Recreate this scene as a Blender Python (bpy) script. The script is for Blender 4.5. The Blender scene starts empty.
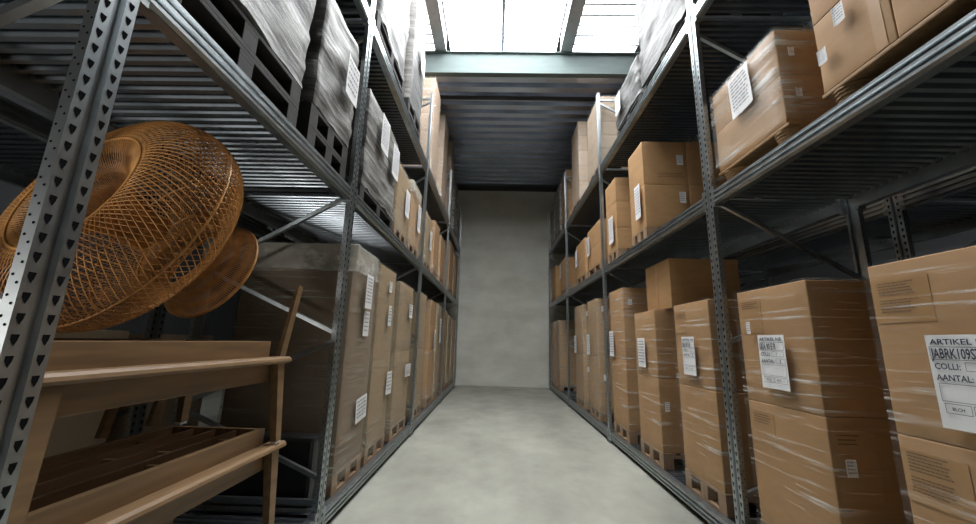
import bpy, bmesh, math, random
from mathutils import Vector, Matrix, noise
random.seed(11)
SC = bpy.context.scene
COL = SC.collection

# ------------------------------------------------------------------ materials
def new_mat(name):
    m = bpy.data.materials.new(name); m.use_nodes = True
    nt = m.node_tree
    return m, nt, nt.nodes['Principled BSDF']

def coords(nt, scale=(1, 1, 1), rot=(0, 0, 0)):
    tc = nt.nodes.new('ShaderNodeTexCoord'); mp = nt.nodes.new('ShaderNodeMapping')
    mp.inputs['Scale'].default_value = scale; mp.inputs['Rotation'].default_value = rot
    nt.links.new(tc.outputs['Object'], mp.inputs['Vector'])
    return mp.outputs['Vector']

def nz(nt, vec, scale, detail=4, rough=.55):
    n = nt.nodes.new('ShaderNodeTexNoise')
    n.inputs['Scale'].default_value = scale; n.inputs['Detail'].default_value = detail; n.inputs['Roughness'].default_value = rough
    nt.links.new(vec, n.inputs['Vector'])
    return n.outputs['Fac']

def ramp(nt, fac, stops):
    r = nt.nodes.new('ShaderNodeValToRGB')
    el = r.color_ramp.elements
    while len(el) < len(stops): el.new(.5)
    for e, (p, c) in zip(el, stops):
        e.position = p; e.color = (c[0], c[1], c[2], 1) if not isinstance(c, float) else (c, c, c, 1)
    nt.links.new(fac, r.inputs['Fac'])
    return r.outputs['Color']

def bump(nt, b, fac, strength=.3, dist=.01):
    n = nt.nodes.new('ShaderNodeBump'); n.inputs['Strength'].default_value = strength; n.inputs['Distance'].default_value = dist
    nt.links.new(fac, n.inputs['Height']); nt.links.new(n.outputs['Normal'], b.inputs['Normal'])

def simple(name, c, rough=.6, metal=0., var=.12, scale=(6, 6, 6), nscale=1., bstr=0.):
    m, nt, b = new_mat(name)
    v = coords(nt, scale)
    f = nz(nt, v, nscale)
    lo = tuple(x * (1 - var) for x in c); hi = tuple(min(1, x * (1 + var)) for x in c)
    nt.links.new(ramp(nt, f, [(.3, lo), (.7, hi)]), b.inputs['Base Color'])
    b.inputs['Roughness'].default_value = rough; b.inputs['Metallic'].default_value = metal
    if bstr: bump(nt, b, f, bstr, .004)
    return m

M = {}
M['steel'] = simple('galvanised_steel', (.36, .39, .405), .28, .88, .18, (5, 5, 5), 2.)
M['deck'] = simple('galvanised_deck', (.26, .295, .33), .24, .85, .15, (3, 3, 3), 2.)
M['roof'] = simple('roof_sheet', (.70, .77, .88), .26, .8, .12, (1, 1, 1), 2.)
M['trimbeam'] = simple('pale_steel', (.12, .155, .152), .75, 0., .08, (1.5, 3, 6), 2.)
M['rail'] = simple('grey_rail', (.42, .44, .46), .45, .5, .1)
M['hole'] = simple('dark_opening', (.012, .012, .013), .8, 0, 0)
M['hole'].node_tree.nodes['Principled BSDF'].inputs['Specular IOR Level'].default_value = 0
M['card'] = simple('brown_cardboard', (.37, .212, .092), .75, 0, .09, (3, 3, 9), 2., .08)
M['card2'] = simple('brown_cardboard_warm', (.385, .22, .096), .75, 0, .09, (3, 3, 9), 2., .08)
M['kraft'] = simple('pale_kraft', (.36, .265, .19), .7, 0, .08, (3, 3, 8), 2., .08)
M['cardgrey'] = simple('dull_cardboard', (.32, .215, .11), .7, 0, .1, (3, 3, 8), 2., .08)
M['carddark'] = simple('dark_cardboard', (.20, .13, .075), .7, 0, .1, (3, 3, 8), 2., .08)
M['tape'] = simple('packing_tape', (.40, .23, .10), .3, 0, .06)
M['paper'] = simple('white_paper', (.80, .80, .80), .7, 0, .03)
M['ink'] = simple('dark_ink', (.03, .03, .06), .7, 0, 0)
M['print'] = simple('brown_print', (.16, .09, .045), .8, 0, 0)
M['pallet'] = simple('pallet_wood', (.27, .175, .105), .75, 0, .22, (9, 9, 3), 1.5, .1)
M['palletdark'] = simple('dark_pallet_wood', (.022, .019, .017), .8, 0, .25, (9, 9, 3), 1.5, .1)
M['greyink'] = simple('grey_ink', (.22, .22, .25), .7, 0, 0)
M['pressed'] = simple('pressed_wood', (.30, .17, .07), .7, 0, .25, (30, 30, 60), 1.)
M['bench'] = simple('bench_wood', (.19, .112, .052), .5, 0, .25, (14, 1.2, 14), 2., .06)
M['benchdark'] = simple('bench_wood_dark', (.13, .065, .03), .55, 0, .2, (14, 1.2, 14), 2.)
M['wicker'] = simple('wicker_cane', (.56, .27, .08), .45, 0, .25, (8, 8, 8), 2.)
M['felt'] = simple('white_felt', (.75, .73, .70), .8, 0, .05)
M['ply'] = simple('plain_board', (.60, .49, .35), .7, 0, .08)
M['black'] = simple('black_plastic', (.02, .02, .022), .28, 0, .2, (10, 10, 10))
M['darkwall'] = simple('dark_cladding', (.035, .036, .038), .7, 0, .1)

def concrete(name, dark, light, sc, bands=False):
    m, nt, b = new_mat(name)
    v = coords(nt, sc)
    a = nz(nt, v, 1., 8, .62)
    c1 = ramp(nt, a, [(.32, dark), (.68, light)])
    v2 = coords(nt, (sc[0] * .35, sc[1] * .35, sc[2] * .9))
    a2 = nz(nt, v2, 1.3, 5, .6)
    mx = nt.nodes.new('ShaderNodeMixRGB'); mx.blend_type = 'OVERLAY'; mx.inputs[0].default_value = .55
    nt.links.new(c1, mx.inputs[1]); nt.links.new(ramp(nt, a2, [(.35, .36), (.66, .64)]), mx.inputs[2])
    nt.links.new(mx.outputs[0], b.inputs['Base Color'])
    b.inputs['Roughness'].default_value = .55
    fine = nz(nt, coords(nt, (30, 30, 30)), 1., 4)
    bump(nt, b, fine, .08, .01)
    return m
M['floor'] = concrete('concrete_floor', (.25, .25, .215), (.38, .38, .325), (1.6, 1.1, 1.6))
M['wall'] = concrete('concrete_wall', (.58, .58, .52), (.72, .72, .65), (1.0, 1., 1.6))

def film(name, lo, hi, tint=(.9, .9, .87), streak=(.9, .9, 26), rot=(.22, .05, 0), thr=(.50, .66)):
    """clear stretch film: mostly see-through, glossier along its pulled streaks, whitened there to paint in glints"""
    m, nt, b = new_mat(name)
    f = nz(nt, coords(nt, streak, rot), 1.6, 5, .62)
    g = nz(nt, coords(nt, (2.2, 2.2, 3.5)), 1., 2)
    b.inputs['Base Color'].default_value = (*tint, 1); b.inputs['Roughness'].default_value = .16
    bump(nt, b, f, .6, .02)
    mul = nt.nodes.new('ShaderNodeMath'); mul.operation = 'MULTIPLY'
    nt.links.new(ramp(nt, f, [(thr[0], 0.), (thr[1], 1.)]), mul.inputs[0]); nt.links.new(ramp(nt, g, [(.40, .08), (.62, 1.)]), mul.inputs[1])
    mr = nt.nodes.new('ShaderNodeMapRange'); mr.inputs['To Min'].default_value = lo; mr.inputs['To Max'].default_value = hi  # the paler streaks also stand in for glints on the film
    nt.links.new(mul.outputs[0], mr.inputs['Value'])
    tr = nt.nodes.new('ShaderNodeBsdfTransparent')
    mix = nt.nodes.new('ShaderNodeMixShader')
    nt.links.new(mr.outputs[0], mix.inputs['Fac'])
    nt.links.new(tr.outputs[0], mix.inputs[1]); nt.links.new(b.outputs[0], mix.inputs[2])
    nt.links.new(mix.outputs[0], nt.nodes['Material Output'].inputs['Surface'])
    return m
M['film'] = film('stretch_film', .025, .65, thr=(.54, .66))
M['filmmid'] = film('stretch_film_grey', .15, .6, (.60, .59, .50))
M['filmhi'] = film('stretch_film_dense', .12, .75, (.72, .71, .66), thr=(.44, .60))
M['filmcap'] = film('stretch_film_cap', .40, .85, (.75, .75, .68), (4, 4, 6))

def wrapped(name, c, c2):
    m, nt, b = new_mat(name)
    v = coords(nt, (1.4, 1.4, 13), (.16, .1, 0))
    f = nz(nt, v, 1.5, 6, .68)
    nt.links.new(ramp(nt, f, [(.40, c), (.50, tuple(.6 * x + .4 * y for x, y in zip(c, c2))), (.62, c2)]), b.inputs['Base Color'])
    b.inputs['Roughness'].default_value = .5; b.inputs['Specular IOR Level'].default_value = .25
    bump(nt, b, f, .55, .02)
    return m
M['silver'] = wrapped('grey_wrapped_film', (.08, .076, .07), (.36, .355, .335))
M['white'] = wrapped('white_wrapped_film', (.085, .085, .082), (.22, .22, .217))

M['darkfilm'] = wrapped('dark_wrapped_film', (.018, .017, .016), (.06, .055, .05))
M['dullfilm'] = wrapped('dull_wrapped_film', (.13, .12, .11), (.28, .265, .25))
def glow(name, c, s):
    m = bpy.data.materials.new(name); m.use_nodes = True; nt = m.node_tree
    nt.nodes.remove(nt.nodes['Principled BSDF'])
    e = nt.nodes.new('ShaderNodeEmission'); e.inputs[0].default_value = (*c, 1); e.inputs[1].default_value = s
    nt.links.new(e.outputs[0], nt.nodes['Material Output'].inputs['Surface'])
    return m
SKY = 20.0
M['pane'] = glow('daylit_skylight', (.96, .985, 1.), SKY)
M['panel'] = glow('glowing_roof_deck', (.97, .985, 1.), SKY * .55)  # overexposed roof deck: its brightness is added as emission

# ------------------------------------------------------------------ mesh building
class MB:
    def __init__(s): s.v = []; s.f = []; s.m = []
    def add(s, vs, fs, mi=0):
        o = len(s.v); s.v += [tuple(p) for p in vs]
        s.f += [tuple(i + o for i in f) for f in fs]; s.m += [mi] * len(fs)
    def box(s, x0, x1, y0, y1, z0, z1, mi=0, b=0.):
        if b <= 0:
            s.add([(x, y, z) for z in (z0, z1) for y in (y0, y1) for x in (x0, x1)],
                  [(0, 2, 3, 1), (4, 5, 7, 6), (0, 1, 5, 4), (1, 3, 7, 5), (3, 2, 6, 7), (2, 0, 4, 6)], mi); return
        bm = bmesh.new(); bmesh.ops.create_cube(bm, size=1)
        for v in bm.verts:
            v.co = Vector((x0 + (v.co.x + .5) * (x1 - x0), y0 + (v.co.y + .5) * (y1 - y0), z0 + (v.co.z + .5) * (z1 - z0)))
        bmesh.ops.bevel(bm, geom=bm.edges[:], offset=b, segments=2, affect='EDGES', profile=.6)
        s.bm(bm, mi)
    def bm(s, bm, mi=0):
        bm.verts.index_update()
        s.add([v.co for v in bm.verts], [[v.index for v in f.verts] for f in bm.faces], mi); bm.free()
    def prism(s, poly, fn, t0, t1, mi=0):
        """poly of (a,b), fn(a,b,t) -> xyz"""
        n = len(poly)
        s.add([fn(a, b, t0) for a, b in poly] + [fn(a, b, t1) for a, b in poly],
              [(i, (i + 1) % n, n + (i + 1) % n, n + i) for i in range(n)] + [tuple(range(n - 1, -1, -1)), tuple(range(n, 2 * n))], mi)
    def bar(s, p, q, w, d, up=(0, 0, 1), mi=0, taper=1.):
        p = Vector(p); q = Vector(q); a = (q - p).normalized(); u = Vector(up)
        r = a.cross(u)
        if r.length < 1e-4: r = a.cross(Vector((1, 0, 0)))
        r.normalize(); t = r.cross(a)
        pts = []
        for c, k in ((p, 1.), (q, taper)):
            for i, j in ((-1, -1), (1, -1), (1, 1), (-1, 1)): pts.append(c + r * (w / 2 * i * k) + t * (d / 2 * j * k))
        s.add(pts, [(0, 1, 2, 3), (7, 6, 5, 4), (0, 4, 5, 1), (1, 5, 6, 2), (2, 6, 7, 3), (3, 7, 4, 0)], mi)
    def tube(s, pts, r, n=4, mi=0):
        pts = [Vector(p) for p in pts]; vs = []; N = len(pts)
        ref = Vector((.31, .2, .93)).normalized()
        for i, p in enumerate(pts):
            a = (pts[min(i + 1, N - 1)] - pts[max(i - 1, 0)])
            a = a.normalized() if a.length > 1e-9 else Vector((0, 0, 1))
            u = a.cross(ref)
            if u.length < 1e-3: u = a.cross(Vector((1, 0, 0)))
            u.normalize(); w = a.cross(u)
            for k in range(n):
                t = 2 * math.pi * k / n
                vs.append(p + u * (r * math.cos(t)) + w * (r * math.sin(t)))
        fs = []
        for i in range(N - 1):
            for k in range(n):
                fs.append((i * n + k, i * n + (k + 1) % n, (i + 1) * n + (k + 1) % n, (i + 1) * n + k))
        s.add(vs, fs, mi)
    def lathe(s, prof, c, n=16, mi=0):
        vs = []
        for r, z in prof:
            for k in range(n):
                t = 2 * math.pi * k / n; vs.append((c[0] + r * math.cos(t), c[1] + r * math.sin(t), c[2] + z))
        fs = [(i * n + k, i * n + (k + 1) % n, (i + 1) * n + (k + 1) % n, (i + 1) * n + k) for i in range(len(prof) - 1) for k in range(n)]
        fs.append(tuple(range(n - 1, -1, -1))); fs.append(tuple((len(prof) - 1) * n + k for k in range(n)))
        s.add(vs, fs, mi)
    def mesh(s, name, mats, smooth=False):
        me = bpy.data.meshes.new(name); me.from_pydata(s.v, [], s.f)
        for m in (mats if isinstance(mats, (list, tuple)) else [mats]): me.materials.append(m)
        me.polygons.foreach_set('material_index', s.m)
        bm = bmesh.new(); bm.from_mesh(me); bmesh.ops.recalc_face_normals(bm, faces=bm.faces[:]); bm.to_mesh(me); bm.free()
        if smooth: me.polygons.foreach_set('use_smooth', [True] * len(me.polygons))
        me.update(); return me
    def build(s, name, mats, parent=None, loc=(0, 0, 0), smooth=False):
        return link(name, s.mesh(name, mats, smooth), parent, loc)

def link(name, data, parent=None, loc=(0, 0, 0), rotz=0.):
    o = bpy.data.objects.new(name, data); COL.objects.link(o)
    o.parent = parent; o.location = loc; o.rotation_euler = (0, 0, rotz)
    return o
def tag(o, label, cat, group=None, kind=None):
    o['label'] = label; o['category'] = cat
    group = group or {'carton': 'cardboard cartons in the racks', 'pallet': 'pallets in the racks', 'stretch wrap': 'stretch film round the pallet loads',
                      'wrapped load': 'film-wrapped loads on the upper shelves', 'pallet rack': 'pallet racks along the aisle', 'bench': 'stacked wooden benches'}.get(cat)
    if group: o['group'] = group
    if kind: o['kind'] = kind
    return o
def struct(o, label=None):
    o['kind'] = 'structure'
    if label: o['label'] = label
    return o

# ------------------------------------------------------------------ the hall
b = MB(); b.box(-7, 7, -7, 12.2, -.2, 0); struct(b.build('floor', M['floor']), 'grey polished concrete warehouse floor')
b = MB()
b.box(-7, 7, 11.9, 12.2, 0, 2.985); b.box(-7, 7, 11.915, 12.2, 2.985, 3.005, 0); b.box(-7, 7, 11.9, 12.2, 3.005, 7.6)
struct(b.build('wall_end', M['wall']), 'grey concrete panel wall closing the aisle')
for nm, x in (('wall_left', -7.2), ('wall_right', 7.)):
    b = MB(); b.box(x, x + .2, -7, 12.2, 0, 7.6); struct(b.build(nm, M['darkwall']), 'dark clad side wall far behind the racks')
b = MB(); b.box(-7, 7, -7.2, -7, 0, 7.6); struct(b.build('wall_rear', M['wall']), 'concrete wall behind the viewer')

def corrugated(mb, x0, x1, y0, y1, z, pitch, depth, th=.004, f=(.30, .12, .42, .16)):
    """trapezoidal sheet with ribs along x; z is its lowest level"""
    pts = []; y = y0
    while y < y1 - 1e-6:
        for dy, zz in ((0, 0), (f[0] * pitch, 0), ((f[0] + f[1]) * pitch, depth), ((f[0] + f[1] + f[2]) * pitch, depth)):
            if y + dy <= y1: pts.append((y + dy, zz))
        y += pitch
    pts.append((y1, pts[-1][1]))
    n = len(pts); vs = []
    for yy, zz in pts: vs += [(x0, yy, z + zz), (x1, yy, z + zz), (x0, yy, z + zz + th), (x1, yy, z + zz + th)]
    fs = []
    for i in range(n - 1):
        a = 4 * i; c = a + 4
        fs += [(a, a + 1, c + 1, c), (a + 2, c + 2, c + 3, a + 3), (a, c, c + 2, a + 2), (a + 1, a + 3, c + 3, c + 1)]
    fs += [(0, 2, 3, 1), (4 * n - 4, 4 * n - 3, 4 * n - 1, 4 * n - 2)]
    mb.add(vs, fs)
b = MB(); corrugated(b, -6.99, 6.99, 6.52, 11.9, 6.36, .30, .15, f=(.52, .09, .30, .09))
struct(b.build('ceiling', M['roof']), 'grey corrugated steel roof deck above the far end')
b = MB(); b.box(-7, 7, 11.78, 11.9, 6.22, 6.36); b.box(-7, 7, 7.10, 7.20, 6.335, 6.36)
struct(b.build('trim_roof_joint', M['darkwall']), 'dark roof edge along the end wall')
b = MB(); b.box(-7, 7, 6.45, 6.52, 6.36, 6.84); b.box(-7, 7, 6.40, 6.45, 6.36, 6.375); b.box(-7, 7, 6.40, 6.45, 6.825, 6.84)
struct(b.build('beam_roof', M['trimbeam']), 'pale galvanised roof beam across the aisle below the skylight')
# skylight strip: glass, ribbed deck at its two sides with its brightness as emission, opaque roof beyond
b = MB(); b.box(-1.06, 1.12, 1.8, 6.88, 7.22, 7.24); struct(b.build('window_skylight', M['pane']), 'bright white skylight glazing over the aisle')
b = MB(); b.box(-.01, .05, 1.8, 6.9, 7.15, 7.22)
for y in (4.,): b.box(-1.06, 1.12, y, y + .04, 7.17, 7.22)
struct(b.build('trim_glazing_bar', M['rail']), 'grey glazing bars under the skylight')
for i, (x0, x1, nm) in enumerate(((-1.30, -1.08, 'trim_rail_left'), (1.14, 1.37, 'trim_rail_right'))):
    b = MB(); b.box(x0, x1, -5, 6.5, 6.845, 6.87); b.box(x0 + .02, x0 + .06, -5, 6.5, 6.87, 7.3); b.box(x1 - .06, x1 - .02, -5, 6.5, 6.87, 7.3)
    struct(b.build(nm, M['rail']), 'grey steel rail beside the skylight')
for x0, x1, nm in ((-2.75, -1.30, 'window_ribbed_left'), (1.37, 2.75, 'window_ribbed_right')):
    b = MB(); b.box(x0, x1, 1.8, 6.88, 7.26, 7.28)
    p = b.build(nm, M['panel']); struct(p, 'ribbed roof deck beside the skylight, its bright light put in as glow')
    b = MB()
    y = 1.9
    while y < 6.85: b.box(x0, x1, y, y + .035, 7.19, 7.26); y += .235
    struct(b.build('trim_' + nm[7:], M['rail']), 'thin grey ribs under the glowing roof deck')
for x0, x1, nm in ((-7, -2.75, 'ceiling_left'), (2.75, 7, 'ceiling_right')):
    b = MB(); corrugated(b, x0, x1, -7, 6.45, 7.2, .30, .11); struct(b.build(nm, M['roof']), 'corrugated roof deck above the racks')
b = MB(); b.box(-2.75, 2.75, -7, 1.8, 7.2, 7.3); struct(b.build('ceiling_rear', M['roof']))

# ------------------------------------------------------------------ racks
PW, PD = .10, .034
def post_mesh(h):
    mb = MB()
    prof = [(-.05, -PD), (-.05, 0), (-.015, 0), (-.010, -.014), (.010, -.014), (.015, 0), (.05, 0), (.05, -PD), (.032, -PD), (.032, -.018), (-.032, -.018), (-.032, -PD)]
    mb.prism(prof, lambda a, c, t: (c, a, t), 0, h)
    z = .06
    while z < h - .05:
        for u in (-.032, .032):
            w, e = .0085, .0007
            mb.add([(e, u - w, z + .028), (e, u + w, z + .028), (e, u + w * .75, z + .014), (e, u + .001, z), (e, u - w * .4, z + .006), (e, u - w, z + .016)], [(0, 1, 2, 3, 4, 5)], 1)
        for sy in (-1, 1):
            for k, xx in enumerate((-.010, -.025)):
                zz = z + k * .02
                mb.add([(xx + .0038 * math.cos(t), sy * (.05 + .0007), zz + .0038 * math.sin(t)) for t in [i * math.pi / 4 for i in range(8)]], [tuple(range(8))], 1)
        z += .05
    return mb.mesh('upright_post', [M['steel'], M['hole']])
POST_H = 5.36
POST = post_mesh(POST_H)
fb = MB(); fb.box(-.10, .02, -.07, .07, 0, .008)
for sx in (-.085, .008): fb.lathe([(.009, .008), (.009, .02), (.004, .022)], (sx, .058, 0), 6)
FOOT = fb.mesh('foot_plate', M['steel'])

def beam_mesh(L, h):
    mb = MB(); d = .045; t = h / 6
    prof = [(-d, 0), (0, 0)]
    for k in range(3):
        z0 = k * h / 3
        prof += [(0, z0 + .006), (.017, z0 + .012), (.017, z0 + h / 3 - .012), (0, z0 + h / 3 - .006)]
    prof += [(0, h), (-d, h)]
    mb.prism(prof, lambda a, c, t_: (a, t_, c), 0, L)
    for y0, y1 in ((-.004, .028), (L - .028, L + .004)):
        mb.box(-.040, .013, y0, y1, -.015, h + .03)
    return mb.mesh('beam', M['steel'])
_bc = {}
def rack(label, xf, s, ys, depth, levels, braces=None):
    """s=+1: the aisle lies towards +x of the face xf"""
    root = bpy.data.objects.new('pallet_rack', None); COL.objects.link(root); root.location = (xf, ys[0], 0)
    tag(root, label, 'pallet rack')
    def L(x, y, z): return (s * x, y - ys[0], z)          # x measured from the face, + towards the aisle
    rz = 0. if s > 0 else math.pi
    for y in ys:
        for x, r in ((0, rz), (-depth, rz + math.pi)):
            p = link('upright_post', POST, root, L(x, y, 0), r)
            link('foot_plate', FOOT, p)
    for i in range(len(ys) - 1):
        ln = ys[i + 1] - ys[i] - PW
        for z0, h in levels:
            k = (round(ln, 3), h)
            if k not in _bc: _bc[k] = beam_mesh(*k)
            if s > 0:
                link('beam', _bc[k], root, L(-.012, ys[i] + PW / 2, z0), 0.)
                link('beam', _bc[k], root, L(-depth + .012, ys[i + 1] - PW / 2, z0), math.pi)
            else:
                link('beam', _bc[k], root, L(-.012, ys[i + 1] - PW / 2, z0), math.pi)
                link('beam', _bc[k], root, L(-depth + .012, ys[i] + PW / 2, z0), 0.)
            mb = MB()
            y0, y1 = ys[i] + .052, ys[i + 1] - .052
            xa, xb = sorted((s * -.058, s * -(depth - .058)))
            corrugated(mb, xa, xb, y0 - ys[0], y1 - ys[0], z0 + h - .029, .0633, .024, .003, (.42, .12, .34, .12))
            mb.build('shelf_deck', M['deck'], root)
    for y in ys:
        mb_list = []
        for z in (.22, 2.44, 4.02, 5.25): mb_list.append((z, z))
        zz = [(2.40, 1.80), (1.33, 1.78), (1.28, .82), (.36, .78), (2.52, 3.15), (3.86, 3.2), (5.2, 4.6), (4.12, 4.55)]
        for zf, zb in mb_list + zz:
            mb = MB(); mb.bar(L(-PD + .01, y, zf), L(-depth + PD - .01, y, zb), .028, .028)
            mb.build('brace', M['steel'], root)
    return root
LV = [(.04, .104), (2.335, .112), (3.95, .112)]
XL, XR, DEP = -1.14, 1.59, 1.08
rack('galvanised pallet rack along the left side of the aisle, wicker lamp inside', XL, 1, [.93, 2.80, 5.65, 8.55, 11.45], DEP, LV)
rack('galvanised pallet rack along the right side of the aisle, brown cartons inside', XR, -1, [-.15, 2.75, 5.63, 8.60, 11.5], DEP, LV)
rack('dark pallet rack back to back with the left one, seen behind the wicker lamp', XL - DEP - .28 - 1.08, -1, [.93, 2.80, 5.65, 8.55], 1.08, LV[:2])
rack('dark pallet rack back to back with the right one, beyond the brown cartons', XR + DEP + .28 + 1.08, 1, [-.15, 2.75, 5.63, 8.60], 1.08, LV[:2])

# ------------------------------------------------------------------ goods
def cbox(x0, x1, y0, y1, z0, z1, bulge=.0025, n=5, bev=.006):
    """a carton: slightly bulged faces, softened edges, taped flap seam on its top"""
    cx, cy = (x0 + x1) / 2, (y0 + y1) / 2
    bm = bmesh.new(); bmesh.ops.create_cube(bm, size=1)
    for v in bm.verts: v.co = Vector((v.co.x * (x1 - x0), v.co.y * (y1 - y0), (v.co.z + .5) * (z1 - z0)))
    bmesh.ops.bevel(bm, geom=bm.edges[:], offset=bev, segments=2, affect='EDGES', profile=.7)
    big = [e for e in bm.edges if e.calc_length() > .1]
    bmesh.ops.subdivide_edges(bm, edges=big, cuts=n, use_grid_fill=True)
    sd = random.random() * 50; h = z1 - z0
    for v in bm.verts:
        k = noise.noise(v.co * 3.1 + Vector((sd, 0, 0)))
        v.co.x += bulge * k * (1 if v.co.x > 0 else -1); v.co.y += bulge * noise.noise(v.co * 2.7 + Vector((0, sd, 0)))
        if v.co.z > h * .2: v.co.z = min(h, v.co.z)
    mb = MB(); mb.bm(bm)
    return mb, (cx, cy, z0)

def carton(x0, x1, y0, y1, z0, z1, mat, label, group=None, tape_side=None):
    mb, loc = cbox(x0, x1, y0, y1, z0, z1)
    o = mb.build('cardboard_carton', M[mat], None, loc, True)
    tag(o, label, 'carton', group)
    return o

def on_aisle(o, s):   # distance of the carton's aisle face from its origin
    xs = [v.co.x for v in o.data.vertices]
    return max(xs) if s > 0 else min(xs)

_font = {}
def text_verts(txt, size):
    c = bpy.data.curves.new('t', 'FONT'); c.body = txt; c.size = size; c.resolution_u = 2; c.offset = size * .018
    o = bpy.data.objects.new('t', c); COL.objects.link(o)
    bpy.context.view_layer.update()
    me = bpy.data.meshes.new_from_object(o.evaluated_get(bpy.context.evaluated_depsgraph_get()))
    vs = [v.co.copy() for v in me.vertices]; fs = [tuple(p.vertices) for p in me.polygons]
    bpy.data.objects.remove(o); bpy.data.curves.remove(c); bpy.data.meshes.remove(me)
    return vs, fs

def sheet(o, s, face, yc, zc, w, h, lines=None, rows=0, name='paper_label', tilt=0., lab=None, curl=.004, lift=None):
    """a paper sheet on the face towards the aisle ('x') or towards the viewer's end ('y').
    yc is the world y (or world x) of its middle; zc world z; lines: (text, size, u, v) measured from its top left"""
    off = .026 if lift is None else lift
    if face == 'x':
        fx = on_aisle(o, s) + s * off
        ud = Vector((0, s, 0)); nd = Vector((s, 0, 0)); c = Vector((fx, yc - o.location.y, zc - o.location.z))
    else:
        fy = min(v.co.y for v in o.data.vertices) - off
        ud = Vector((1, 0, 0)); nd = Vector((0, -1, 0)); c = Vector((yc - o.location.x, fy, zc - o.location.z))
    R = Matrix.Rotation(tilt, 3, nd); ud = R @ ud; vd = R @ Vector((0, 0, 1))
    mb = MB(); n = 6; vs = []
    for layer in (0, .0012):
        for j in range(n + 1):
            for i in range(n + 1):
                a, q = i / n - .5, j / n - .5
                cu = curl * (abs(a) * 2) ** 3 + curl * .6 * noise.noise(Vector((a * 3, q * 3, yc)))
                vs.append(c + ud * (a * w) + vd * (q * h) + nd * (layer + max(0, cu)))
    k = (n + 1) ** 2; fs = []
    for j in range(n):
        for i in range(n):
            p = j * (n + 1) + i
            fs.append((p + k, p + 1 + k, p + n + 2 + k, p + n + 1 + k)); fs.append((p, p + n + 1, p + n + 2, p + 1))
    rim = [i for i in range(n + 1)] + [j * (n + 1) + n for j in range(1, n + 1)] + [n * (n + 1) + i for i in range(n - 1, -1, -1)] + [j * (n + 1) for j in range(n - 1, 0, -1)]
    for i, p in enumerate(rim):
        q = rim[(i + 1) % len(rim)]; fs.append((p, q, q + k, p + k))
    mb.add(vs, fs)
    sh = mb.build(name, M['paper'], o)
    if lab: sh['label'] = lab
    tb = MB()
    P = lambda u, v, d=.0062: c + ud * (u - w / 2) + vd * (h / 2 - v) + nd * d
    def rect(u0, v0, u1, v1, t=.0016):
        for a0, b0, a1, b1 in ((u0, v0, u1, v0 + t), (u0, v1 - t, u1, v1), (u0, v0, u0 + t, v1), (u1 - t, v0, u1, v1)):
            tb.add([P(a0, b0), P(a1, b0), P(a1, b1), P(a0, b1)], [(0, 1, 2, 3)])
    for it in lines or []:
        if it[0] == '#': rect(*it[1:])
        else:
            tv, tf = text_verts(it[0], it[1])
            sx = it[4] if len(it) > 4 else 1.
            tb.add([P(it[2] + v.x * sx, it[3] - v.y) for v in tv], tf)
    if rows:
        for r in range(rows):
            v = h * (.1 + .8 * r / rows); u = w * .1
            while u < w * .85:
                d = w * random.uniform(.05, .2)
                tb.add([P(u, v), P(min(u + d, w * .9), v), P(min(u + d, w * .9), v + h * .8 / rows * .34), P(u, v + h * .8 / rows * .34)], [(0, 1, 2, 3)])
                u += d + w * .05
    if tb.f: tb.build('lettering', M['greyink' if rows else 'ink'], sh)
    return sh

def printed(o, s, face, yc, zc, w, h, rows=6):
    """faint printed lines straight on the cardboard, plus the clear tape patch above them"""
    if face == 'x':
        ud = Vector((0, s, 0)); nd = Vector((s, 0, 0)); c = Vector((on_aisle(o, s) + s * .0022, yc - o.location.y, zc - o.location.z))
    else:
        ud = Vector((1, 0, 0)); nd = Vector((0, -1, 0)); c = Vector((yc - o.location.x, min(v.co.y for v in o.data.vertices) - .0022, zc - o.location.z))
    tb = MB()
    for r in range(rows):
        v = h / 2 - h * r / rows; t = h / rows * .35
        if rows > 8 and r == rows // 2: continue
        u = -w / 2; e = w * random.uniform(.25, .5)
        while u < e:
            d = w * random.uniform(.04, .13); d = min(d, e - u + .01)
            tb.add([c + ud * a + Vector((0, 0, b_)) + nd * .001 for a, b_ in ((u, v), (u + d, v), (u + d, v - t), (u, v - t))], [(0, 1, 2, 3)]); u += d + w * .015
    return tb.build('printed_text', M['print'], o)

def tape(o, s, face, a0, a1, z0, z1):
    """a patch or strip of packing tape lying on a carton face"""
    mb = MB(); L = o.location
    if face == 'x':
        fx = on_aisle(o, s); xs = sorted((fx + s * .0002, fx + s * .0012)); mb.box(xs[0], xs[1], a0 - L.y, a1 - L.y, z0 - L.z, z1 - L.z)
    else:
        fy = min(v.co.y for v in o.data.vertices); mb.box(a0 - L.x, a1 - L.x, fy - .0012, fy - .0002, z0 - L.z, z1 - L.z)
    return mb.build('packing_tape', M['tape'], o)

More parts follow.
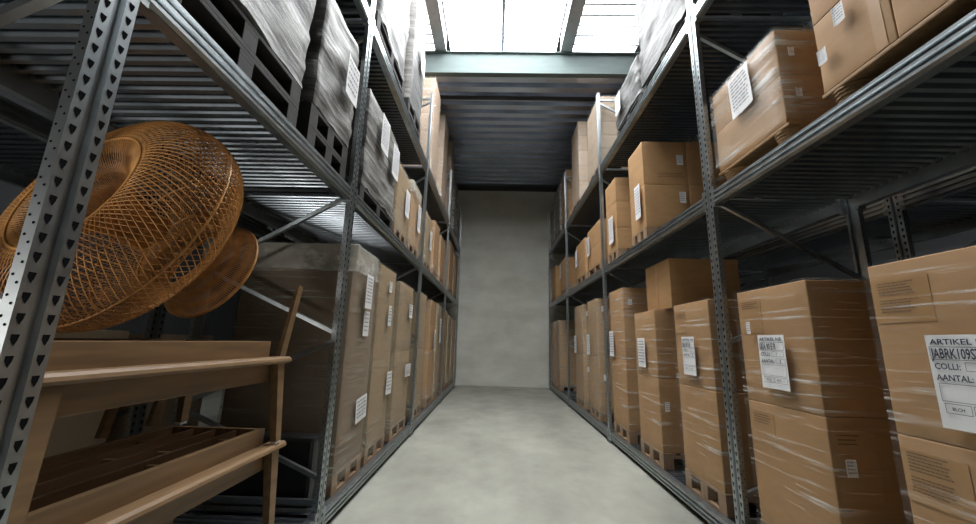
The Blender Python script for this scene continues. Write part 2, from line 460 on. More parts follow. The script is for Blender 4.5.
def pallet(s, xa, y0, y1, depth, z, where, parts=True, h=.144, group=None, wood='pallet'):
    """flat wooden pallet; xa = its aisle edge; its deck, blocks and runners"""
    cy = (y0 + y1) / 2; w = y1 - y0
    loc = (xa - s * depth / 2, cy, z)
    deck = MB(); t = .022
    nb = max(3, round(depth / .17)); bw = depth / nb * .8
    for i in range(nb):
        x = -depth / 2 + (depth - bw) * i / (nb - 1); deck.box(x, x + bw, -w / 2, w / 2, h - t, h, b=.003)
    for u in (-w / 2, -.05, w / 2 - .1): deck.box(-depth / 2, depth / 2, u, u + .1, h - 2 * t, h - t)
    run = lambda x: (lambda m: (m.box(x, x + .1, -w / 2, w / 2, 0, t), m)[1])(MB())
    blk = lambda x, u: (lambda m: (m.box(x, x + .1, u, u + .1, t, h - 2 * t, b=.003), m)[1])(MB())
    xs = (-depth / 2, -.05, depth / 2 - .1); us = (-w / 2, -.05, w / 2 - .1)
    if not parts:
        for x in xs:
            deck.box(x, x + .1, -w / 2, w / 2, 0, t)
            for u in us: deck.box(x, x + .1, u, u + .1, t, h - 2 * t)
        root = deck.build('wooden_pallet', M[wood], None, loc)
    else:
        root = bpy.data.objects.new('wooden_pallet', None); COL.objects.link(root); root.location = loc
        deck.build('deck', M[wood], root)
        for x in xs:
            run(x).build('runner', M[wood], root)
            for u in us: blk(x, u).build('block', M[wood], root)
    tag(root, 'flat wooden pallet under ' + where, 'pallet', group)
    return root

def cup_pallet(s, xa, y0, y1, depth, z, where, h=.125):
    """pressed-wood pallet: a plate standing on ribbed cup feet"""
    cy = (y0 + y1) / 2; w = y1 - y0
    root = bpy.data.objects.new('pressed_wood_pallet', None); COL.objects.link(root); root.location = (xa - s * depth / 2, cy, z)
    mb = MB(); mb.box(-depth / 2, depth / 2, -w / 2 - .012, w / 2 + .012, h - .022, h, b=.006); mb.build('plate', M['pressed'], root)
    for x in (-depth / 2 + .085, 0, depth / 2 - .085):
        for u in (-w / 2 + .075, w / 2 - .075):
            pr = []
            for i in range(13):
                k = i / 12; pr.append((.052 + .033 * k + (.004 if i % 2 else 0), (h - .022) * k))
            f = MB(); f.lathe(pr, (x, u, 0), 18); f.build('foot', M['pressed'], root)
    tag(root, 'brown pressed-wood pallet with round feet under ' + where, 'pallet')
    return root

def shell(x0, x1, y0, y1, z0, z1, amp=.006, nu=10, nv=18, skirt=True, top=True, seed=0.):
    """the film around a load: closed band of walls with pulled-in wrinkles and an optional top"""
    r = .007; ring = []
    def side(p, q, n):
        for i in range(n): ring.append((p[0] + (q[0] - p[0]) * i / n, p[1] + (q[1] - p[1]) * i / n))
    side((x0 + r, y0), (x1 - r, y0), nu); side((x1, y0 + r), (x1, y1 - r), nu); side((x1 - r, y1), (x0 + r, y1), nu); side((x0, y1 - r), (x0, y0 + r), nu)
    cx, cy = (x0 + x1) / 2, (y0 + y1) / 2; N = len(ring); vs = []; mb = MB()
    for j in range(nv + 1):
        z = z0 + (z1 - z0) * j / nv
        for (x, y) in ring:
            n1 = noise.noise(Vector((x * 4 + seed, y * 4, z * 7))); n2 = noise.noise(Vector((x * 9, y * 9 + seed, z * 14)))
            d = amp * (.6 + n1 + .5 * n2); d = max(d, -.001)
            vx, vy = (x - cx), (y - cy); zz = z
            if skirt and j == 0: zz += abs(.035 * n2 + .03 * n1)
            ax = d if abs(vx) > (x1 - x0) / 2 - r * 1.1 else 0; ay = d if abs(vy) > (y1 - y0) / 2 - r * 1.1 else 0
            vs.append((x + math.copysign(ax, vx), y + math.copysign(ay, vy), zz))
    fs = [(j * N + i, j * N + (i + 1) % N, (j + 1) * N + (i + 1) % N, (j + 1) * N + i) for j in range(nv) for i in range(N)]
    if top:
        vs.append((cx, cy, z1 + .004)); k = len(vs) - 1
        fs += [(nv * N + i, nv * N + (i + 1) % N, k) for i in range(N)]
    mb.add([(x - cx, y - cy, z - z0) for x, y, z in vs], fs)
    return mb, (cx, cy, z0)

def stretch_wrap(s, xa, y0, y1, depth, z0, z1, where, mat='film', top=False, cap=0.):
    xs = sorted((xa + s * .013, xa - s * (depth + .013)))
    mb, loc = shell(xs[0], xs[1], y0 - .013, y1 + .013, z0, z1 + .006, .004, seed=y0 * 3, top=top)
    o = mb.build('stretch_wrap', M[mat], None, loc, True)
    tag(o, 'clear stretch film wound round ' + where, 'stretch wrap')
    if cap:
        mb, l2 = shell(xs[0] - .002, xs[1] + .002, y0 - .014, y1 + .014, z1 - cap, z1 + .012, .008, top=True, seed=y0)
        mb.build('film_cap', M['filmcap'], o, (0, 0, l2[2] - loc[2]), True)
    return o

def wrapped_load(s, xa, y0, y1, depth, z0, z1, label, mat='silver', amp=.016, group=None, end=None):
    xs = sorted((xa, xa - s * depth))
    mb, loc = shell(xs[0], xs[1], y0, y1, z0, z1, amp, 12, 22, seed=y0 * 5)
    n = len(mb.v)
    N = 48
    mb.add([mb.v[i] for i in range(N)], [tuple(range(N - 1, -1, -1))])
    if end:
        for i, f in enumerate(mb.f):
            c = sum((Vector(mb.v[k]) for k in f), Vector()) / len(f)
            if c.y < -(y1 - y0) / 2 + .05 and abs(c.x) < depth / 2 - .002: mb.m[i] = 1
    o = mb.build('wrapped_load', [M[mat]] + ([M[end]] if end else []), None, loc, True)
    tag(o, label, 'wrapped load', group)
    return o

LW = {1: XL - .05, -1: XR + .05}
BASE = .16; MID = 2.447; HIGH = 4.062
def stack(s, where, y0, y1, tiers, z, depth=.8, mat='card', pal='flat', wrap=None, cols=1, deep=1, parts=True, xin=0., gap=.003, cap=0., names=None):
    """a pallet, its cartons tier by tier, and the film round them; returns the cartons"""
    xa = LW[s] - s * xin; out = {}
    zb = z
    if pal == 'flat': pallet(s, xa, y0 - .004, y1 + .004, depth - .004, z + .001, where, parts); zb = z + .146
    elif pal == 'cup': cup_pallet(s, xa, y0, y1, depth, z + .001, where); zb = z + .128
    zz = zb; T = len(tiers)
    tn = ['only'] if T == 1 else (['lower', 'upper'] if T == 2 else (['bottom', 'middle', 'top'] if T == 3 else ['bottom', 'second', 'third', 'fourth', 'fifth', 'sixth'][:T]))
    if T > 3: tn[-1] = 'top'
    cn = [''] if cols == 1 else (['near ', 'far '] if cols == 2 else ['near ', 'middle ', 'far '])
    dn = [''] if deep == 1 else ['front ', 'back ']
    for t, h in enumerate(tiers):
        for c in range(cols):
            for d in range(deep):
                w = (y1 - y0) / cols; dd = depth / deep
                xs = sorted((xa - s * dd * d - s * gap, xa - s * dd * (d + 1)))
                j = random.uniform(-.004, .004)
                lab = f"{tn[t]} {cn[c]}{dn[d]}brown carton of {where}".replace('only ', 'single ')
                if mat == 'kraft': lab = lab.replace('brown', 'pale')
                out[t, c, d] = carton(xs[0] + j * (1 if d == 0 else 0) * 0, xs[1], y0 + w * c + gap / 2, y0 + w * (c + 1) - gap / 2, zz, zz + h - .002, mat, lab)
        zz += h
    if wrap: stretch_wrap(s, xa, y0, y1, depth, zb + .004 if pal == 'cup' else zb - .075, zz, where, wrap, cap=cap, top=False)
    return out

FORM = lambda art, colli, n: [('ARTIKEL NR', .027, .014, .034, 1.25), ('#', .008, .042, .205, .088), (art, .050, .012, .083, .56), ('COLLI:', .030, .014, .121, .9), ('#', .108, .094, .200, .124), (colli, .026, .140, .118),
                              ('AANTAL:', .030, .014, .160, .9), ('#', .134, .134, .204, .162), (n, .026, .162, .158), ('#', .016, .170, .206, .232), ('#', .022, .238, .100, .272), ('BLCH', .015, .042, .261), ('#', .106, .238, .204, .272), ('0113', .015, .125, .261)]

# --- right, floor level
r1 = stack(-1, 'the stack cut off by the right edge', 1.08, 1.69, [.69, .69], BASE - .015, .8, 'card2', wrap='film')
sheet(r1[1, 0, 0], -1, 'x', 1.352, 1.205, .265, .325, FORM('JABRK109STA', '1', '1'), lab='white article sheet with handwritten number')
tape(r1[1, 0, 0], -1, 'x', 1.46, 1.685, 1.42, 1.60); tape(r1[0, 0, 0], -1, 'x', 1.46, 1.685, .74, .93)
printed(r1[1, 0, 0], -1, 'x', 1.58, 1.52, .15, .13, 11); printed(r1[0, 0, 0], -1, 'x', 1.585, .845, .15, .15, 12)
r2 = stack(-1, 'the wrapped stack just before the first right upright', 2.03, 2.62, [.69, .69], BASE - .015, .8, 'card2', wrap='film')
sheet(r2[1, 0, 0], -1, 'x', 2.305, 1.23, .215, .305, FORM('SKA 90 E R', '/', '5'), lab='white article sheet')
sheet(r2[1, 0, 0], -1, 'x', 2.49, 1.43, .035, .075, rows=4, name='sticker'); sheet(r2[0, 0, 0], -1, 'y', 1.705, .755, .05, .078, rows=4, name='sticker')
tape(r2[1, 0, 0], -1, 'x', 2.40, 2.61, 1.40, 1.60); tape(r2[0, 0, 0], -1, 'x', 2.40, 2.61, .74, .93); tape(r2[0, 0, 0], -1, 'y', 1.66, 1.86, .60, .93)
printed(r2[1, 0, 0], -1, 'x', 2.50, 1.57, .15, .05, 4); printed(r2[0, 0, 0], -1, 'y', 1.73, .87, .1, .06, 3); printed(r2[0, 0, 0], -1, 'x', 2.5, .88, .14, .06, 4)
r3 = stack(-1, 'the wrapped stack just beyond the first right upright', 2.985, 3.56, [.69, .69], BASE - .015, .8, 'card', wrap='film')
sheet(r3[1, 0, 0], -1, 'x', 3.285, 1.23, .205, .31, FORM('SKA 90 E R', '/', '5'), lab='white article sheet')
sheet(r3[1, 0, 0], -1, 'y', 1.76, 1.37, .045, .08, rows=4, name='sticker'); sheet(r3[0, 0, 0], -1, 'y', 1.70, .61, .045, .078, rows=4, name='sticker')
tape(r3[1, 0, 0], -1, 'x', 3.36, 3.55, 1.42, 1.6); printed(r3[1, 0, 0], -1, 'x', 3.45, 1.56, .14, .05, 4)
r4 = stack(-1, 'the wrapped right stack that carries a loose third box', 4.0, 4.575, [.69, .69], BASE - .015, .8, 'card', wrap='film')
sheet(r4[1, 0, 0], -1, 'x', 4.33, 1.23, .205, .31, rows=8, lab='white article sheet'); sheet(r4[0, 0, 0], -1, 'y', 1.70, .72, .045, .09, rows=4, name='sticker')
c = carton(1.75, 2.45, 3.83, 4.44, 1.532 + .16 - .012, 2.185, 'card', 'loose brown carton topping the third stack beyond the first right upright, under the shelf')
tape(c, -1, 'x', 4.12, 4.17, 1.72, 2.17)
r5 = stack(-1, 'the tall right stack before the second right upright', 4.95, 5.54, [.83, .92], BASE - .015, .8, 'card', wrap='film')
sheet(r5[1, 0, 0], -1, 'x', 5.42, 1.32, .17, .34, rows=8); sheet(r5[1, 0, 0], -1, 'y', 1.72, 1.85, .05, .075, rows=4, name='sticker')
r6 = stack(-1, 'the tall right stack beyond the second right upright', 6.23, 6.88, [.82, .93], BASE - .015, .8, 'card', wrap='filmmid')
sheet(r6[1, 0, 0], -1, 'x', 6.77, 1.30, .2, .34, rows=7); sheet(r6[1, 0, 0], -1, 'y', 1.73, 1.87, .055, .09, name='sticker'); sheet(r6[0, 0, 0], -1, 'y', 1.73, .8, .055, .09, name='sticker')
r7 = stack(-1, 'the tall right stack before the third right upright', 7.28, 7.98, [.82, .93], BASE - .015, .8, 'card', wrap='filmmid')
sheet(r7[1, 0, 0], -1, 'x', 7.85, 1.30, .2, .34, rows=7); sheet(r7[1, 0, 0], -1, 'y', 1.73, 1.87, .055, .09, name='sticker'); sheet(r7[0, 0, 0], -1, 'y', 1.73, .85, .055, .09, name='sticker')
stack(-1, 'the narrow floor-level right stack in the last bay', 10.0, 10.62, [.4, .4, .4, .4], BASE - .015, .8, 'card', wrap='filmmid', parts=False)
stack(-1, 'the floor-level right stack closest to the end wall', 10.76, 11.38, [.8, .8], BASE - .015, .8, 'card', wrap='filmmid', parts=False)

# --- right, middle shelf
m0 = stack(-1, 'the shelf load above the right photo edge', 1.02, 1.745, [.40, .5], MID, .8, 'card2', pal='cup', cols=2)
sheet(m0[0, 1, 0], -1, 'x', 1.69, 2.75, .05, .08, rows=5, name='sticker'); sheet(m0[0, 1, 0], -1, 'x', 1.575, 2.89, .06, .10, rows=5, name='sticker')
tape(m0[0, 1, 0], -1, 'x', 1.42, 1.47, 2.58, 2.95)
m1 = stack(-1, 'the wrapped load beside the nearest right shelf cartons', 1.995, 2.66, [.31, .31], MID, .8, 'card', pal='cup', wrap='filmhi')
sheet(m1[1, 0, 0], -1, 'x', 2.305, 3.0, .21, .30, rows=9, lab='white paper sheet under the film', tilt=.05)
sheet(m1[1, 0, 0], -1, 'y', 1.70, 3.02, .035, .055, rows=5, name='sticker'); sheet(m1[0, 0, 0], -1, 'y', 1.71, 2.75, .035, .055, rows=5, name='sticker')
m2 = stack(-1, 'the big cube of boxes on the right middle shelf', 4.06, 4.52, [.5, .53], MID, 1.0, 'card2', deep=2, pal='flat')
sheet(m2[1, 0, 0], -1, 'x', 4.20, 2.93, .16, .40, rows=9, lab='white paper sheet'); sheet(m2[1, 0, 0], -1, 'y', 2.05, 3.38, .07, .12, rows=5, name='sticker'); sheet(m2[0, 0, 0], -1, 'y', 2.05, 2.93, .07, .13, rows=5, name='sticker')
printed(m2[1, 0, 0], -1, 'y', 1.95, 3.2, .3, .06, 3)
m3 = stack(-1, 'the three-box pile before the second right upright', 5.06, 5.54, [.30, .38, .36], MID, .8, 'card2')
sheet(m3[1, 0, 0], -1, 'x', 5.24, 2.9, .2, .38, rows=8)
m4 = stack(-1, 'the two-tier shelf pile just beyond the second right upright', 5.88, 6.75, [.34, .36], MID, .8, 'card2', cols=2)
sheet(m4[1, 1, 0], -1, 'x', 6.6, 3.0, .2, .34, rows=6)
m5 = stack(-1, 'the two-tier shelf pile before the third right upright', 6.95, 7.75, [.34, .34], MID, .8, 'card2', cols=2)
sheet(m5[1, 1, 0], -1, 'x', 7.6, 3.0, .2, .34, rows=6)
m6 = stack(-1, 'the tall shelf box behind the third right upright', 8.95, 9.65, [.75], MID, .8, 'card2', parts=False)
sheet(m6[0, 0, 0], -1, 'x', 9.55, 3.1, .18, .36, rows=5)
stack(-1, 'the right shelf pile closest to the end wall', 10.5, 11.3, [.3, .3, .25], MID, .8, 'card', parts=False, cols=2)

# --- right, top shelf
def double_pallet(s, y0, y1, z, where, n=2, depth=.8):
    for k in range(n):
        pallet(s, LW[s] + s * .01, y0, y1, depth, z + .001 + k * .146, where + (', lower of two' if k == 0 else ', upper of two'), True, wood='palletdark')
    return z + .002 + n * .146
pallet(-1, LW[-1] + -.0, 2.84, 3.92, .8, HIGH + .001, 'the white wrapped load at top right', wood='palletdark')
h1 = wrapped_load(-1, LW[-1], 2.86, 3.90, .8, HIGH + .15, 5.75, 'tall white film-wrapped load on the top right shelf, above the first right upright', 'white', .022)
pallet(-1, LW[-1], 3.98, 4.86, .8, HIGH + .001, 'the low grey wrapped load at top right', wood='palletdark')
h2 = wrapped_load(-1, LW[-1], 4.0, 4.82, .8, HIGH + .15, 4.72, 'low grey film-wrapped load on the top right shelf, beyond the tall white one', 'white', .02)
sheet(h2, -1, 'x', 4.62, 4.5, .2, .28, rows=6)
k1 = stack(-1, 'the pale pile behind the second right upright', 5.74, 6.5, [.24] * 5, HIGH, .8, 'kraft', wrap='filmmid')
k2 = stack(-1, 'the tall pale pile right of the end wall', 7.28, 7.98, [.34] * 5, HIGH, .8, 'kraft', wrap='film')
stack(-1, 'the top-shelf pile past the third right upright', 8.75, 9.35, [.4, .4, .5], HIGH, .8, 'card', wrap='film', parts=False)
h3 = wrapped_load(-1, LW[-1], 9.6, 10.3, .8, HIGH + .15, 5.5, 'slim grey wrapped load high on the right, second from the end wall', 'silver'); pallet(-1, LW[-1], 9.58, 10.32, .8, HIGH + .001, 'the slim grey load high right', False)
h4 = wrapped_load(-1, LW[-1], 10.6, 11.3, .8, HIGH + .15, 5.3, 'slim grey wrapped load high on the right, touching the end wall bay', 'silver'); pallet(-1, LW[-1], 10.58, 11.32, .8, HIGH + .001, 'the last load high right', False)

# --- left, floor level
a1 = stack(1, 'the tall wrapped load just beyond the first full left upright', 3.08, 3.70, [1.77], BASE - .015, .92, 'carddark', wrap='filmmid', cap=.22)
sheet(a1[0, 0, 0], 1, 'x', 3.37, 1.71, .17, .30, rows=8, lab='white delivery sheet', lift=.05); sheet(a1[0, 0, 0], 1, 'x', 3.43, 1.43, .14, .22, rows=5)
sheet(a1[0, 0, 0], 1, 'x', 3.50, .70, .26, .20, rows=5, tilt=.1, lab='white sheet with bold dark print')
printed(a1[0, 0, 0], 1, 'y', -1.36, 1.0, .12, .08, 4)
a2 = stack(1, 'the second tall load beyond the first full left upright', 3.80, 4.43, [1.77], BASE - .015, .85, 'cardgrey', wrap='filmmid')
sheet(a2[0, 0, 0], 1, 'x', 4.13, 1.86, .1, .12, rows=5); sheet(a2[0, 0, 0], 1, 'x', 4.18, 1.55, .12, .22, rows=5); sheet(a2[0, 0, 0], 1, 'x', 4.35, .83, .2, .24, rows=5)
a3 = stack(1, 'the tall left load before the second full left upright', 4.66, 5.42, [.86, .86], BASE - .015, .85, 'cardgrey', wrap='filmmid')
sheet(a3[1, 0, 0], 1, 'x', 5.2, 1.68, .2, .18, rows=4); sheet(a3[0, 0, 0], 1, 'x', 5.25, .9, .3, .16, rows=5)
a4 = stack(1, 'the slim left load beyond the second full left upright', 5.92, 6.5, [.87, .88], BASE - .015, .8, 'cardgrey', wrap='filmmid')
a5 = stack(1, 'the brown left pile before the third full left upright', 6.97, 7.6, [.42, .42, .45, .45], BASE - .015, .8, 'card', wrap='film')
sheet(a5[2, 0, 0], 1, 'x', 7.4, 1.3, .14, .4, rows=6)
a6 = stack(1, 'the floor-level left load touching the third full left upright', 7.78, 8.38, [.9, .85], BASE - .015, .8, 'cardgrey', wrap='filmmid')
sheet(a6[1, 0, 0], 1, 'x', 8.1, 1.5, .2, .5, rows=6)
stack(1, 'the left floor pile past the third full left upright', 8.75, 9.45, [.85, .85], BASE - .015, .8, 'card', wrap='film', parts=False)
stack(1, 'the left floor pile second from the end wall', 9.65, 10.4, [.85, .8], BASE - .015, .8, 'cardgrey', wrap='filmmid', parts=False)
stack(1, 'the left floor pile closest to the end wall', 10.6, 11.3, [.8, .8], BASE - .015, .8, 'card', wrap='filmmid', parts=False)

# --- left, middle shelf
z = double_pallet(1, 1.05, 1.97, MID, 'the nearest silver load on the left shelf')
n1 = wrapped_load(1, LW[1], 1.05, 1.98, .85, z, 3.85, 'big silver film-wrapped load nearest the viewer on the left middle shelf', 'silver', .02)
z = double_pallet(1, 2.10, 2.70, MID, 'the silver load bearing one large white sheet')
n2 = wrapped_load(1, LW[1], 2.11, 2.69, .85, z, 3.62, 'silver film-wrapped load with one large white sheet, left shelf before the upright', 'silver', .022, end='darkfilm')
sheet(n2, 1, 'x', 2.54, 3.22, .22, .32, rows=5, lab='white paper sheet on the film')
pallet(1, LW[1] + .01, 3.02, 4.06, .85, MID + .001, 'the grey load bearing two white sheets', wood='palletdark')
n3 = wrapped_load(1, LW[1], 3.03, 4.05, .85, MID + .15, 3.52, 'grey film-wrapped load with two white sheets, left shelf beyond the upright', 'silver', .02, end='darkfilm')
sheet(n3, 1, 'x', 3.42, 3.28, .24, .36, rows=9); sheet(n3, 1, 'x', 3.84, 3.2, .24, .36, rows=9)
n4 = stack(1, 'the film-wrapped left shelf pile after the two-sheet load', 4.18, 4.76, [.26, .26, .26], MID, .8, 'cardgrey', wrap='filmmid')
sheet(n4[1, 0, 0], 1, 'x', 4.6, 3.0, .2, .34, rows=8)
n5 = stack(1, 'the brown left shelf pile with a white film top', 4.90, 5.52, [.22, .22, .22, .2], MID, .8, 'card2', wrap='filmmid', cap=.16)
sheet(n5[1, 0, 0], 1, 'x', 5.35, 3.05, .2, .4, rows=8)
n6 = stack(1, 'the left shelf pile behind the second full left upright', 5.98, 6.6, [.25, .25, .3], MID, .8, 'cardgrey', wrap='filmmid')
sheet(n6[1, 0, 0], 1, 'x', 6.4, 3.0, .18, .34, rows=6)
stack(1, 'the left shelf pile after the second full left upright', 6.9, 7.5, [.3, .3, .35], MID, .8, 'card2', wrap='film')
stack(1, 'the left shelf pile before the third full left upright', 7.75, 8.4, [.3, .3, .3], MID, .8, 'card', wrap='film', parts=False)
stack(1, 'the tall brown left shelf pile in the last bay', 9.3, 10.1, [.4, .4, .4], MID, .8, 'card2', wrap='film', parts=False)
stack(1, 'the left shelf pile nearest the end wall', 10.4, 11.2, [.38, .38, .35], MID, .8, 'card2', wrap='film', parts=False)

# --- left, top shelf
z = double_pallet(1, 3.02, 4.10, HIGH, 'the first white load on the top left shelf')
t1 = wrapped_load(1, LW[1], 3.06, 4.06, .85, z, 5.6, 'white film-wrapped load on dark pallets, top left shelf above the two-sheet load', 'white', .02)
z = double_pallet(1, 4.33, 5.10, HIGH, 'the towering load on the top left shelf')
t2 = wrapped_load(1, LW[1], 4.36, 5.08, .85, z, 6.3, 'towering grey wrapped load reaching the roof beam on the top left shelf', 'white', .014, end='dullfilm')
sheet(t2, 1, 'x', 4.82, 5.25, .24, .32, rows=0)
stack(1, 'the pale tower beside the roof beam, top left', 6.1, 6.75, [.36] * 5, HIGH, .8, 'kraft', wrap='film')
stack(1, 'the second pale tower on the top left shelf', 7.4, 8.05, [.38] * 5, HIGH, .8, 'kraft', wrap='film')
stack(1, 'the third pale tower on the top left shelf', 8.7, 9.3, [.4] * 5, HIGH, .8, 'kraft', wrap='film', parts=False)
w9 = wrapped_load(1, LW[1], 9.7, 10.4, .8, HIGH + .15, 5.6, 'dull grey wrapped load high on the left, second from the end wall', 'silver'); pallet(1, LW[1], 9.68, 10.42, .8, HIGH + .001, 'the second last load high left', False)
w8 = wrapped_load(1, LW[1], 10.65, 11.3, .8, HIGH + .15, 5.3, 'dull grey wrapped load high on the left, closest to the end wall', 'silver'); pallet(1, LW[1], 10.63, 11.32, .8, HIGH + .001, 'the last load high left', False)

# ------------------------------------------------------------------ first left bay: benches, wicker lamp, odds and ends
def bench(zs, zfoot, y0, y1, x_front, depth, label, posts, rear=0.):
    root = bpy.data.objects.new('wooden_bench', None); COL.objects.link(root)
    root.location = (x_front, y0, zfoot); tag(root, label, 'bench')
    L = y1 - y0; D = depth; Z = zs - zfoot
    # ledge with a moulded front edge
    mb = MB()
    prof = [(-.075, 0), (-.012, 0), (0, -.010), (.004, -.022), (-.004, -.032), (-.016, -.036), (-.075, -.036)]
    mb.prism(prof, lambda a, c, t: (a, t, Z + c), 0, L); mb.build('ledge', M['bench'], root)
    mb = MB(); mb.box(-.105, -.076, .03, L - .10, Z - .02, Z + .085, b=.003); mb.build('front_rail', M['bench'], root)
    mb = MB(); mb.box(-.10, -.07, .04, L - .05, Z - .135, Z - .037, b=.003); mb.build('apron', M['bench'], root)
    mb = MB(); mb.box(-D, -D + .028, .03, L - .10, Z - .05, Z + .085, b=.003); mb.build('back_rail', M['bench'], root)
    for yy in (.03, L - .13):
        mb = MB(); mb.box(-D + .03, -.106, yy, yy + .026, Z - .05, Z + .083, b=.003); mb.build('end_rail', M['bench'], root)
    for k in (1, 2, 3):
        x = -.105 - (D - .13) * k / 4
        mb = MB(); mb.box(x - .009, x + .009, .057, L - .131, Z - .05, Z + .075, b=.002); mb.build('divider', M['benchdark'], root)
    for k, (xk, yk) in enumerate(((0, .46), (1, .60), (0, .78), (2, .5), (3, .72))):
        xa = -.105 - (D - .13) * xk / 4 - .012; xb = -.105 - (D - .13) * (xk + 1) / 4 + .012
        mb = MB(); mb.box(xb, xa, L * yk, L * yk + .02, Z - .05, Z + .06, b=.002); mb.build('spacer', M['bench'], root)
    for yy in (.02, L - .13):
        mb = MB(); mb.box(-D + .04, -.11, yy + .03, yy + .09, Z - .11, Z - .052); mb.build('cross_bar', M['benchdark'], root)
    # splayed legs
    for yy, sp in ((.05, -.03), (L - .06, .03)):
        for xx, sx, e in ((-.045, .03, 0.), (-D + .03, -.02, rear)):
            mb = MB(); mb.bar((xx, yy, Z - .037), (xx + sx, yy + sp, e + .012), .066, .045, (1, 0, 0), taper=.72)
            lg = mb.build('leg', M['bench'], root)
            f = MB(); f.bar((xx + sx, yy + sp, e + .012), (xx + sx, yy + sp, e), .05, .028, (1, 0, 0)); f.build('felt_pad', M['felt'], lg)
    for p, q, w in posts:
        mb = MB(); mb.bar(Vector(p) - root.location, Vector(q) - root.location, w, .026, (1, 0, 0), taper=.85); mb.build('back_post', M['bench'], root)
    return root
bench(.715, BASE + .002, 1.06, 2.33, -1.19, .60, 'lower brown wooden bench frame with open slatted seat, carrying another bench', [])
bench(1.185, .718, 1.02, 2.28, -1.195, .575, 'upper brown wooden bench frame stacked on the other bench, under the wicker lamp',
      [((-1.30, 2.33, 1.10), (-1.275, 2.42, 1.62), .06), ((-1.80, 2.10, .82), (-1.80, 2.20, 1.24), .055), ((-1.80, 1.84, .82), (-1.80, 1.92, 1.24), .04)], rear=.085)

def wicker(center, axis, label):
    root = bpy.data.objects.new('wicker_lamp', None); COL.objects.link(root); root.location = center
    tag(root, label, 'wicker lamp')
    A = Vector(axis).normalized(); U = A.cross(Vector((0, 0, 1))).normalized(); W = U.cross(A)
    K, T = 1.13, .82
    prof = [(r * K, t * T) for r, t in [(.080, -.16), (.080, -.06), (.090, .02), (.125, .11), (.19, .20), (.265, .245), (.345, .235), (.415, .185), (.46, .10), (.475, 0), (.46, -.10), (.42, -.18), (.35, -.24), (.27, -.28), (.20, -.33), (.165, -.375), (.165, -.42), (.19, -.475), (.225, -.53), (.25, -.58)]]
    def cat(i, t):
        g = lambda k: Vector((*prof[max(0, min(len(prof) - 1, k))], 0))
        p0, p1, p2, p3 = g(i - 1), g(i), g(i + 1), g(i + 2)
        return .5 * ((2 * p1) + (p2 - p0) * t + (2 * p0 - 5 * p1 + 4 * p2 - p3) * t * t + (3 * p1 - p0 - 3 * p2 + p3) * t ** 3)
    def samp(i0, i1, n=4):
        o = []
        for i in range(i0, i1):
            for k in range(n): o.append((cat(i, k / n), i + k / n))
        o.append((cat(i1, 0), float(i1))); return o
    P = lambda r, t, a: A * t + U * (r * math.cos(a)) + W * (r * math.sin(a))
    def weave(name, i0, i1, N, tw, rad, both=True):
        mb = MB(); S = samp(i0, i1)
        acc = [0.]
        for k in range(1, len(S)): acc.append(acc[-1] + (S[k][0] - S[k - 1][0]).length / (.10 + S[k][0].x))
        for sg in ((1, -1) if both else (1,)):
            for n in range(N):
                a0 = 2 * math.pi * n / N + (.0 if sg > 0 else math.pi / N)
                mb.tube([P(S[k][0].x + sg * .0014, S[k][0].y, a0 + sg * tw * acc[k]) for k in range(len(S))], rad, 3)
        return mb.build(name, M['wicker'], root, smooth=True)
    weave('inner_cone', 0, 5, 110, .10, .0021)
    weave('shade', 5, 14, 112, .62, .0025)
    weave('base_flare', 14, len(prof) - 1, 150, .12, .0027)
    for i, r in ((5, .006), (9, .005), (12, .006), (len(prof) - 1, .009), (0, .006), (14, .005)):
        mb = MB(); pr = prof[i]
        mb.tube([P(pr[0], pr[1], 2 * math.pi * k / 64) for k in range(65)], r, 6); mb.build('hoop', M['wicker'], root, smooth=True)
    return root
wicker((-1.715, 1.635, 1.812), (-.23, -.915, .33), 'large ring-shaped woven wicker lamp with a flared base, lying on the benches')

# dark boxes and boards at the back of the first bay
carton(-3.15, -2.62, 2.88, 3.55, BASE + .28, 1.29, 'ply', 'plain pale carton right of the rear post behind the benches')
o = carton(-3.15, -2.62, 2.0, 2.72, BASE + .28, 1.31, 'ply', 'plain pale carton with printed handling marks behind the benches')
tb = MB()
fx = on_aisle(o, 1) + .002
for k, yy in enumerate((.02, .12)):
    tb.add([(fx, yy - .012, .60), (fx, yy + .012, .60), (fx, yy + .012, .66), (fx, yy + .03, .66), (fx, yy, .71), (fx, yy - .03, .66), (fx, yy - .012, .66)], [(0, 1, 2, 3, 4, 5, 6)])
tb.add([(fx, .25, .60), (fx, .30, .60), (fx, .30, .61), (fx, .28, .62), (fx, .28, .65), (fx, .31, .71), (fx, .24, .71), (fx, .27, .65), (fx, .27, .62), (fx, .25, .61)], [tuple(range(10))])
tb.build('printed_mark', M['ink'], o)
carton(-3.1, -2.62, 1.3, 1.9, BASE, .5, 'cardgrey', 'low brown carton in the rear rack behind the near end of the benches')
for k in (0, 1):
    pallet(1, -2.62, 2.0, 2.72, .55, BASE - .015 + k * .146, 'the carton bearing handling marks, ' + ('lower of two', 'upper of two')[k])
    pallet(1, -2.62, 2.88, 3.55, .55, BASE - .015 + k * .146, 'the carton right of the rear post, ' + ('lower of two', 'upper of two')[k])

# goods far behind the racks, in the dark
for i, (y0, y1, h) in enumerate(((3.6, 4.25, 1.3), (4.4, 5.2, 1.0))):
    carton(3.05, 3.75, y0, y1, BASE, BASE + h, 'card', ('dark carton standing in the rear right rack beside a post', 'dark carton deeper in the rear right rack')[i])
# black wrapped things at the foot of the bay beside the upright
mb = MB()
mb.box(-2.05, -1.26, 2.87, 3.04, BASE + .004, .60, b=.03)
tag(mb.build('plastic_bundle', M['black']), 'black plastic-wrapped bundle on the shelf floor between bench and tall wrapped load', 'bundle')

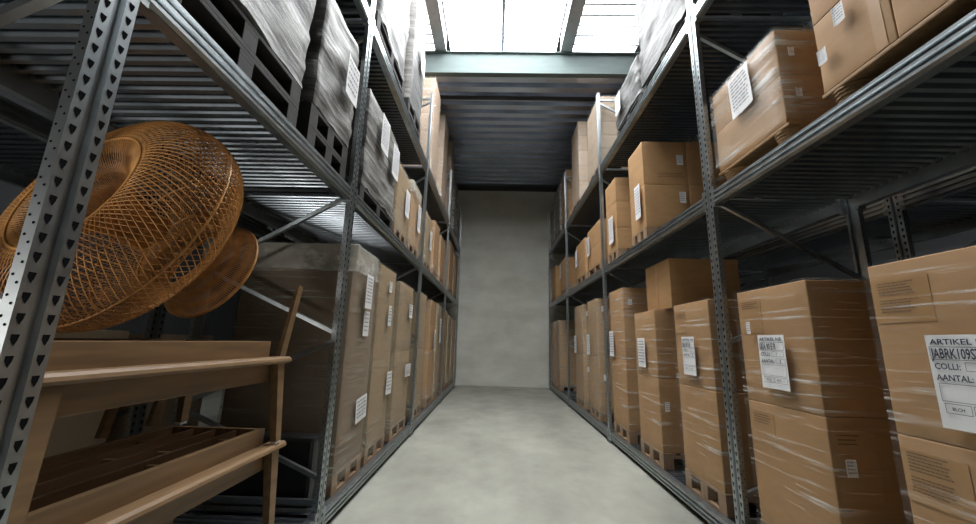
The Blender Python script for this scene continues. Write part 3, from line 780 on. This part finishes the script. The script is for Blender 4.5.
# ------------------------------------------------------------------ light
def area(name, loc, rot, sx, sy, e, c):
    l = bpy.data.lights.new(name, 'AREA'); l.shape = 'RECTANGLE'; l.size = sx; l.size_y = sy; l.energy = e; l.color = c
    o = bpy.data.objects.new(name, l); COL.objects.link(o); o.location = loc; o.rotation_euler = rot
    return o
# high-bay lamps over the aisle behind the viewer, and daylight from the open loading door
# a work lamp in the neighbouring rack row, shining in under the left shelf
sp = bpy.data.lights.new('side_aisle_lamp', 'SPOT'); sp.energy = 230; sp.spot_size = math.radians(50); sp.spot_blend = .4; sp.shadow_soft_size = .3; sp.color = (1., .96, .90)
so = bpy.data.objects.new('side_aisle_lamp', sp); COL.objects.link(so); so.location = (-3.3, -.9, 1.35)
so.rotation_euler = Vector((.60, .77, .40)).to_track_quat('-Z', 'Y').to_euler()
w = bpy.data.worlds.new('hall_ambient'); SC.world = w; w.use_nodes = True
w.node_tree.nodes['Background'].inputs[0].default_value = (.8, .9, 1, 1); w.node_tree.nodes['Background'].inputs[1].default_value = .05

# ------------------------------------------------------------------ camera
cd = bpy.data.cameras.new('camera'); co = bpy.data.objects.new('camera', cd); COL.objects.link(co)
cd.sensor_fit = 'HORIZONTAL'; cd.sensor_width = 36; cd.lens = 380. * 36 / 976; cd.clip_start = .02
R_ = Matrix(((.9995, -.0220, .0240), (.0190, -.2060, -.9780), (.0260, .9780, -.2050)))
q = R_.to_quaternion(); q.normalize()
co.matrix_world = Matrix.Translation((0, 0, 1.3)) @ q.to_matrix().to_4x4()
SC.camera = co

SC.view_settings.view_transform = 'Standard'; SC.view_settings.look = 'None'
SC.view_settings.gamma = 1; SC.view_settings.use_curve_mapping = False; SC.view_settings.exposure = 0.
SC.cycles.max_bounces = 10; SC.cycles.diffuse_bounces = 5; SC.cycles.glossy_bounces = 4; SC.cycles.transparent_max_bounces = 24
SC.cycles.caustics_reflective = False; SC.cycles.caustics_refractive = False; SC.cycles.sample_clamp_indirect = 6
SC.cycles.use_denoising = True
